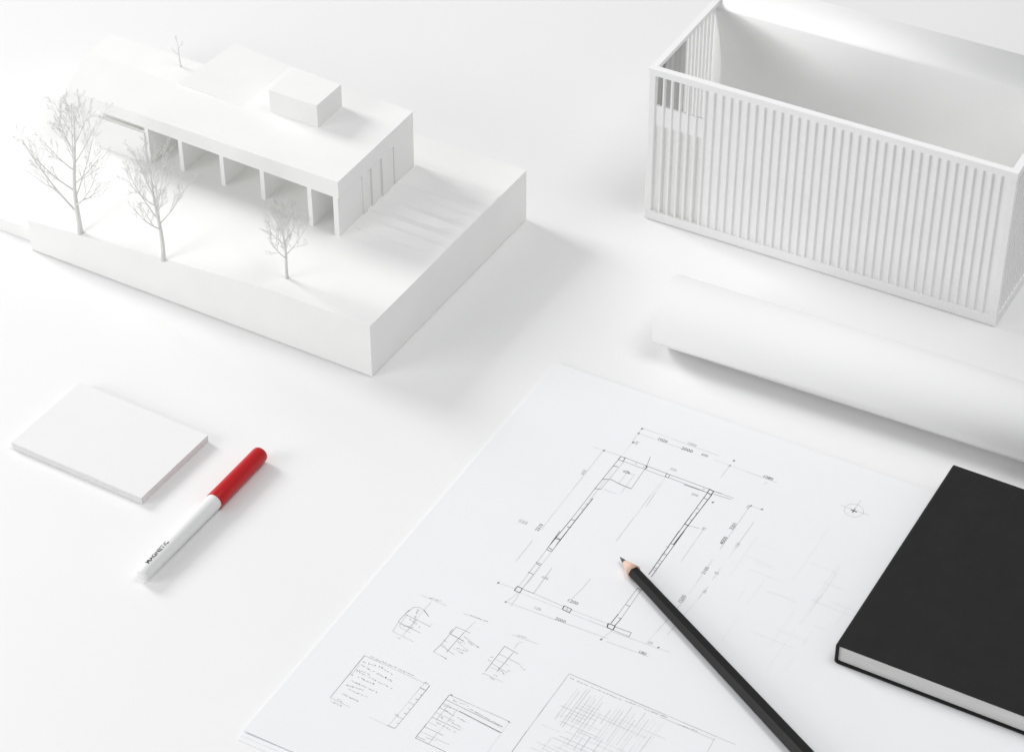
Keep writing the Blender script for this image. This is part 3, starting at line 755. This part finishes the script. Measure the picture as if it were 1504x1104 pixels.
# ------------------------------------------------------------------ paper roll
RR = 0.0288
pr = empty("paper_roll", (0.0955, 0.1607, RR), R(1.35), "thick roll of blank white paper lying between the ribbed box and the drawing", "paper roll")
bm = bmesh.new()
turns, n = 3.0, 240
outer = []; th = 0.00022
for i in range(n + 1):
    t = i / n; a = -R(150) - t * turns * 2 * math.pi
    r = RR - 0.0011 * t * turns
    outer.append((r, a))
def ring(x, jag):
    o = [bm.verts.new((x + jag * i / n, r * math.cos(a), r * math.sin(a))) for i, (r, a) in enumerate(outer)]
    q = [bm.verts.new((x + jag * i / n, (r - th) * math.cos(a), (r - th) * math.sin(a))) for i, (r, a) in enumerate(outer)]
    return o, q
o1, q1 = ring(0.0, 0.0016); o2, q2 = ring(0.60, -0.001)
for i in range(n):
    f = bm.faces.new((o1[i], o1[i + 1], o2[i + 1], o2[i])); f.smooth = True
    f = bm.faces.new((q1[i], q2[i], q2[i + 1], q1[i + 1])); f.smooth = True
    bm.faces.new((o1[i], q1[i], q1[i + 1], o1[i + 1])); bm.faces.new((o2[i], o2[i + 1], q2[i + 1], q2[i]))
bm.faces.new((o1[0], o2[0], q2[0], q1[0])); bm.faces.new((o1[n], q1[n], q2[n], o2[n]))
finish("rolled_sheet", bm, M['roll'], pr)

# ------------------------------------------------------------------ sheets with the drawing
ZS = 0.0016
def sheet(name, x0, y0, x1, y1, z0, z1, rz, label, lift=0.0):
    root = empty(name, (x0, y0, z0), rz, label, "drawing sheet", "stacked drawing sheets")
    bm = bmesh.new(); w, d = x1 - x0, y1 - y0; nx, ny = 60, 44
    def z(u, v): return lift * (math.exp(-u / 0.02) * 0.6 * (0.5 + 0.5 * math.sin(v * 9)) + math.exp(-(u * u + v * v) / 0.002))
    g = [[bm.verts.new((w * (i / nx) ** 1.6, d * (j / ny) ** 1.3, (z1 - z0) + z(w * (i / nx) ** 1.6, d * (j / ny) ** 1.3))) for i in range(nx + 1)] for j in range(ny + 1)]
    h = [[bm.verts.new((v.co.x, v.co.y, v.co.z - (z1 - z0) * 0.9)) for v in row] for row in g]
    for j in range(ny):
        for i in range(nx):
            f = bm.faces.new((g[j][i], g[j][i + 1], g[j + 1][i + 1], g[j + 1][i])); f.smooth = True
            f = bm.faces.new((h[j][i], h[j + 1][i], h[j + 1][i + 1], h[j][i + 1])); f.smooth = True
    t = (z1 - z0) * 0.9
    loop = [g[0][i].co for i in range(nx + 1)] + [g[j][nx].co for j in range(1, ny + 1)] + [g[ny][i].co for i in range(nx - 1, -1, -1)] + [g[j][0].co for j in range(ny - 1, 0, -1)]
    up = [bm.verts.new(c) for c in loop]; dn = [bm.verts.new((c.x, c.y, c.z - t)) for c in loop]
    for i in range(len(loop)): bm.faces.new((up[i], dn[i], dn[(i + 1) % len(loop)], up[(i + 1) % len(loop)]))
    me = bpy.data.meshes.new("sheet_paper"); bm.to_mesh(me); bm.free()
    link("sheet_paper", me, M['paper'], root)
    return root
sheet("drawing_sheet", 0.0398, -0.3470, 0.640, 0.0885, 0.0, 0.0005, R(0.42), "blank underlying white sheet whose lower edge peeks out below the drawing")
sheet("drawing_sheet", 0.0393, -0.3430, 0.640, 0.0905, 0.0005, 0.0009, R(0.50), "middle white sheet of the stack just under the drawn plan")
top = sheet("drawing_sheet", 0.0393, -0.3395, 0.640, 0.0922, 0.0009, 0.0016, R(0.47), "top white sheet printed with a floor plan, details and tables", 0.0006)

def stroke(bm, p, q, w, z):
    p = Vector((p[0], p[1])); q = Vector((q[0], q[1])); d = q - p
    if d.length < 1e-7: return
    d.normalize(); n = Vector((-d.y, d.x)) * w / 2; e = d * w * 0.3
    bm.faces.new([bm.verts.new((v.x, v.y, z)) for v in (p - e - n, q + e - n, q + e + n, p - e + n)])
def text_strokes(bm, s, x, y, h, rot, z, bold=0.0):
    cu = bpy.data.curves.new("t", 'FONT'); cu.body = s; cu.size = h; cu.align_x = 'CENTER'; cu.align_y = 'CENTER'; cu.resolution_u = 2; cu.offset = bold
    ob = bpy.data.objects.new("t", cu); COL.objects.link(ob)
    dg = bpy.context.evaluated_depsgraph_get(); me = bpy.data.meshes.new_from_object(ob.evaluated_get(dg))
    me.transform(Matrix.Translation((x, y, z)) @ Matrix.Rotation(R(rot), 4, 'Z'))
    bm.from_mesh(me); bpy.data.objects.remove(ob); bpy.data.curves.remove(cu); bpy.data.meshes.remove(me)
inks = {}
def ink(g, t):
    if (g, t) not in inks: inks[(g, t)] = bmesh.new()
    return inks[(g, t)]
rng = random.Random(3)
for g, w, t, pts in INK_LINES:
    if g == 'floor_plan' and t == 0: w *= 1.25
    if g == 'site_outline': t = 3
    w = w * 0.00008 + 0.00005
    for a, b in zip(pts, pts[1:]):
        L = math.hypot(b[0] - a[0], b[1] - a[1])
        # drafted lines: long ones broken and slightly uneven in weight
        k = max(1, int(L / 0.012))
        for i in range(k):
            u, v = i / k, (i + 1) / k
            tt = t
            if k > 1 and rng.random() < (0.10, 0.22, 0.30, 0.0)[t]: tt = min(3, t + 1)
            if k > 1 and t >= 2 and rng.random() < 0.15: continue
            stroke(ink(g, tt), (a[0] + (b[0] - a[0]) * u, a[1] + (b[1] - a[1]) * u), (a[0] + (b[0] - a[0]) * v, a[1] + (b[1] - a[1]) * v), w * rng.uniform(0.8, 1.15), 0)
for g, ax, ay, bx, by, h, t in INK_SCRIBBLES:
    L = math.hypot(bx - ax, by - ay); dx, dy = (bx - ax) / L, (by - ay) / L; hh = h * 0.00009
    s = 0.0
    while s < L:
        wd = rng.uniform(0.5, 1.0) * hh
        px, py = ax + dx * s, ay + dy * s
        if rng.random() < 0.86:
            c = [(rng.uniform(0, wd), rng.uniform(-0.5, 0.5) * hh) for _ in range(3)]
            for (u0, v0), (u1, v1) in zip(c, c[1:]):
                stroke(ink(g, t), (px + dx * u0 - dy * v0, py + dy * u0 + dx * v0), (px + dx * u1 - dy * v1, py + dy * u1 + dx * v1), 0.00022, 0)
        s += wd * 1.15
for s, x, y, h, rot, t in INK_TEXT: text_strokes(ink('dimension_figures', min(2, t + 1) if len(s) < 4 else t), s, x, y, h * 0.00118, rot, 0, 0.0)
inv = Matrix.Rotation(R(-0.47), 4, 'Z') @ Matrix.Translation((-0.0393, 0.3395, 0))
for (g, t), bm in inks.items():
    me = bpy.data.meshes.new(g); bm.to_mesh(me); bm.free(); me.transform(inv)
    for v in me.vertices: v.co.z = 0.00075 + 0.00003 * t + 0.00001 * (hash(len(g)) % 3) + (0.0006 * math.exp(-(v.co.x ** 2 + v.co.y ** 2) / 0.002) + 0.0006 * math.exp(-v.co.x / 0.02) * 0.6 * (0.5 + 0.5 * math.sin(v.co.y * 9)))
    link(g, me, M['ink%d' % t], top)['kind'] = 'stuff'

# ------------------------------------------------------------------ black notebook
nb = empty("notebook", (0.3482, -0.0965, ZS), R(-0.16), "thick black hardcover notebook lying on the corner of the drawing", "notebook")
NW, ND, NH = 0.150, 0.2055, 0.0178
bm = bmesh.new()
# cover: C-shaped profile in x-z (front cover, rounded spine on the left, back cover), extruded along y
ct = 0.0017
out = []; inn = []
rad = 0.0028
def arc(cx, cz, r, a0, a1, n=6): return [(cx + r * math.cos(R(a0 + (a1 - a0) * i / n)), cz + r * math.sin(R(a0 + (a1 - a0) * i / n))) for i in range(n + 1)]
out = [(NW, 0.0)] + arc(rad, rad, rad, 270, 180) + arc(rad * 0.6, NH - rad * 0.6, rad * 0.6, 180, 90) + [(NW, NH)]
ri = 0.0012
inn = [(NW, NH - ct)] + arc(ct + ri, NH - ct - ri, ri, 90, 180) + arc(ct + ri, ct + ri, ri, 180, 270) + [(NW, ct)]
prof = out + inn
a = [bm.verts.new((x, 0.0, z)) for x, z in prof]; b = [bm.verts.new((x, ND, z)) for x, z in prof]
no, ni = len(out), len(inn)
for i in range(len(prof)):
    j = (i + 1) % len(prof); f = bm.faces.new((a[i], b[i], b[j], a[j])); f.smooth = (0 < i < no - 2)
# end caps strip between outer and inner outlines (equal counts, inner reversed)
for vs_, fl in ((a, False), (b, True)):
    o_ = vs_[:no]; i_ = vs_[no:][::-1]
    for k in range(no - 1):
        q = (o_[k], o_[k + 1], i_[k + 1], i_[k]); bm.faces.new(q if not fl else q[::-1])
finish("cover", bm, M['cover'], nb)
box("page_block", ct + 0.0002, NW - 0.004, 0.0016, ND - 0.003, ct + 0.0001, NH - ct - 0.0001, M['pages'], nb, 0.0002)

# ------------------------------------------------------------------ note pad
pd = empty("note_pad", (-0.1467, -0.1920, 0.0), R(-1.71), "square stack of blank white notes lying beside the red marker", "note pad")
PW, PD = 0.1188, 0.0800
rng = random.Random(9)
NS = 7
for k in range(NS):
    j = 0.00025
    dx, dy = rng.uniform(-j, j), rng.uniform(-j, j)
    box("note_leaf_block", -PW + dx, dx, dy, PD + dy, 0.0068 * k / NS + 0.00003, 0.0068 * (k + 1) / NS, M['pad'] if k == NS - 1 else M['padedge'], pd, 0.0001)

# ------------------------------------------------------------------ red-capped marker
mk = empty("marker_pen", (-0.0997, -0.2575, 0.0064), R(-0.2), "white marker pen with a red cap lying on the table", "marker pen")
rb_, rj = 0.0050, 0.0060
jl = 0.0880; tl = 0.1480
lathe_y("barrel", [(0.0, 0.0), (0.0, 0.0040), (0.0003, 0.0045), (0.0012, 0.0048), (0.006, rb_), (0.04, 0.0055), (jl - 0.003, rj), (jl + 0.004, rj)], M['white'], mk)
lathe_y("cap", [(jl, rj - 0.0004), (jl, rj + 0.00045), (jl + 0.0006, rj + 0.0006), (jl + 0.01, 0.0065), (tl - 0.004, 0.0063), (tl - 0.0012, 0.0060), (tl - 0.0003, 0.0053), (tl, 0.0044), (tl + 0.0001, 0.0)], M['red'], mk)
lathe_y("end_plug", [(-0.0003, 0.0), (-0.0003, 0.0031), (0.0, 0.0034), (0.0008, 0.0035)], M['white'], mk)
# lettering wrapped round the barrel
bm = bmesh.new(); text_strokes(bm, "MAGNETIC", 0, 0, 0.0078, 0, 0, 0.00022)
bmesh.ops.triangulate(bm, faces=bm.faces); bmesh.ops.subdivide_edges(bm, edges=list(bm.edges), cuts=4)
xs_ = [v.co.x for v in bm.verts]; xm, xM = min(xs_), max(xs_)
for v in bm.verts:
    y = 0.0085 + (v.co.x - xm) / (xM - xm) * 0.0245
    r = rb_ + (rj - rb_) * (y - 0.006) / (jl - 0.009) + 0.00014
    a = R(103) + v.co.y / r * 0.68
    v.co = Vector((r * math.cos(a), y, r * math.sin(a)))
finish("lettering", bm, M['ink0'], mk)

# ------------------------------------------------------------------ black pencil
PR0, PR1, PL = 0.0046, 0.0068, 0.245
pc = empty("pencil", (0.1790, -0.0795, ZS), R(-29.6), "sharpened black hexagonal pencil lying across the floor plan", "pencil")
def axis_z(s): return PR0 * 0.866 + (PR1 - PR0) * 0.866 * s / PL
SEG = 60
def hexr(phi, s):
    R0 = PR0 + (PR1 - PR0) * s / PL
    q = (phi - R(-90)) % R(60) - R(30); q = ((phi + R(90) + R(30)) % R(60)) - R(30)
    return min(R0 * 0.866 / math.cos(q), R0 * 0.975)
cone = 0.30   # cone radius per length
SM = [k * 2 * math.pi / SEG for k in range(SEG)]
bm = bmesh.new(); rings = []
r0 = []
for phi in SM:
    s = 0.016
    for _ in range(6): s = (hexr(phi, s) + 0.00008) / cone
    s += 0.00035 * math.sin(phi * 7)
    r0.append(bm.verts.new((s, hexr(phi, s) * math.cos(phi), axis_z(s) + hexr(phi, s) * math.sin(phi))))
rings.append(r0)
for s in (0.022, 0.03, 0.06, 0.12, 0.18, PL): rings.append([bm.verts.new((s, hexr(p, s) * math.cos(p), axis_z(s) + hexr(p, s) * math.sin(p))) for p in SM])
for a, b in zip(rings, rings[1:]):
    for k in range(SEG): bm.faces.new((a[k], b[k], b[(k + 1) % SEG], a[(k + 1) % SEG]))
bm.faces.new(rings[-1])
finish("painted_barrel", bm, M['black'], pc)
def lathe_s(name, prof, m, seg=40):
    bm = bmesh.new(); rg = []
    for s, r in prof: rg.append([bm.verts.new((s, r * math.cos(2 * math.pi * k / seg), axis_z(s) + r * math.sin(2 * math.pi * k / seg))) for k in range(seg)])
    for a, b in zip(rg, rg[1:]):
        for k in range(seg): bm.faces.new((a[k], b[k], b[(k + 1) % seg], a[(k + 1) % seg]))
    bm.faces.new(rg[0][::-1]); bm.faces.new(rg[-1])
    return finish(name, bm, m, pc, True)
lathe_s("sharpened_wood", [(0.0058, 0.0058 * cone * 0.99), (0.0110, 0.0110 * cone * 0.985), (0.0175, 0.0175 * cone)], M['wood'])
lathe_s("lead", [(0.0, 0.0003), (0.0008, 0.0006), (0.0058, 0.0058 * cone + 0.00001), (0.0066, 0.0012)], M['lead'])
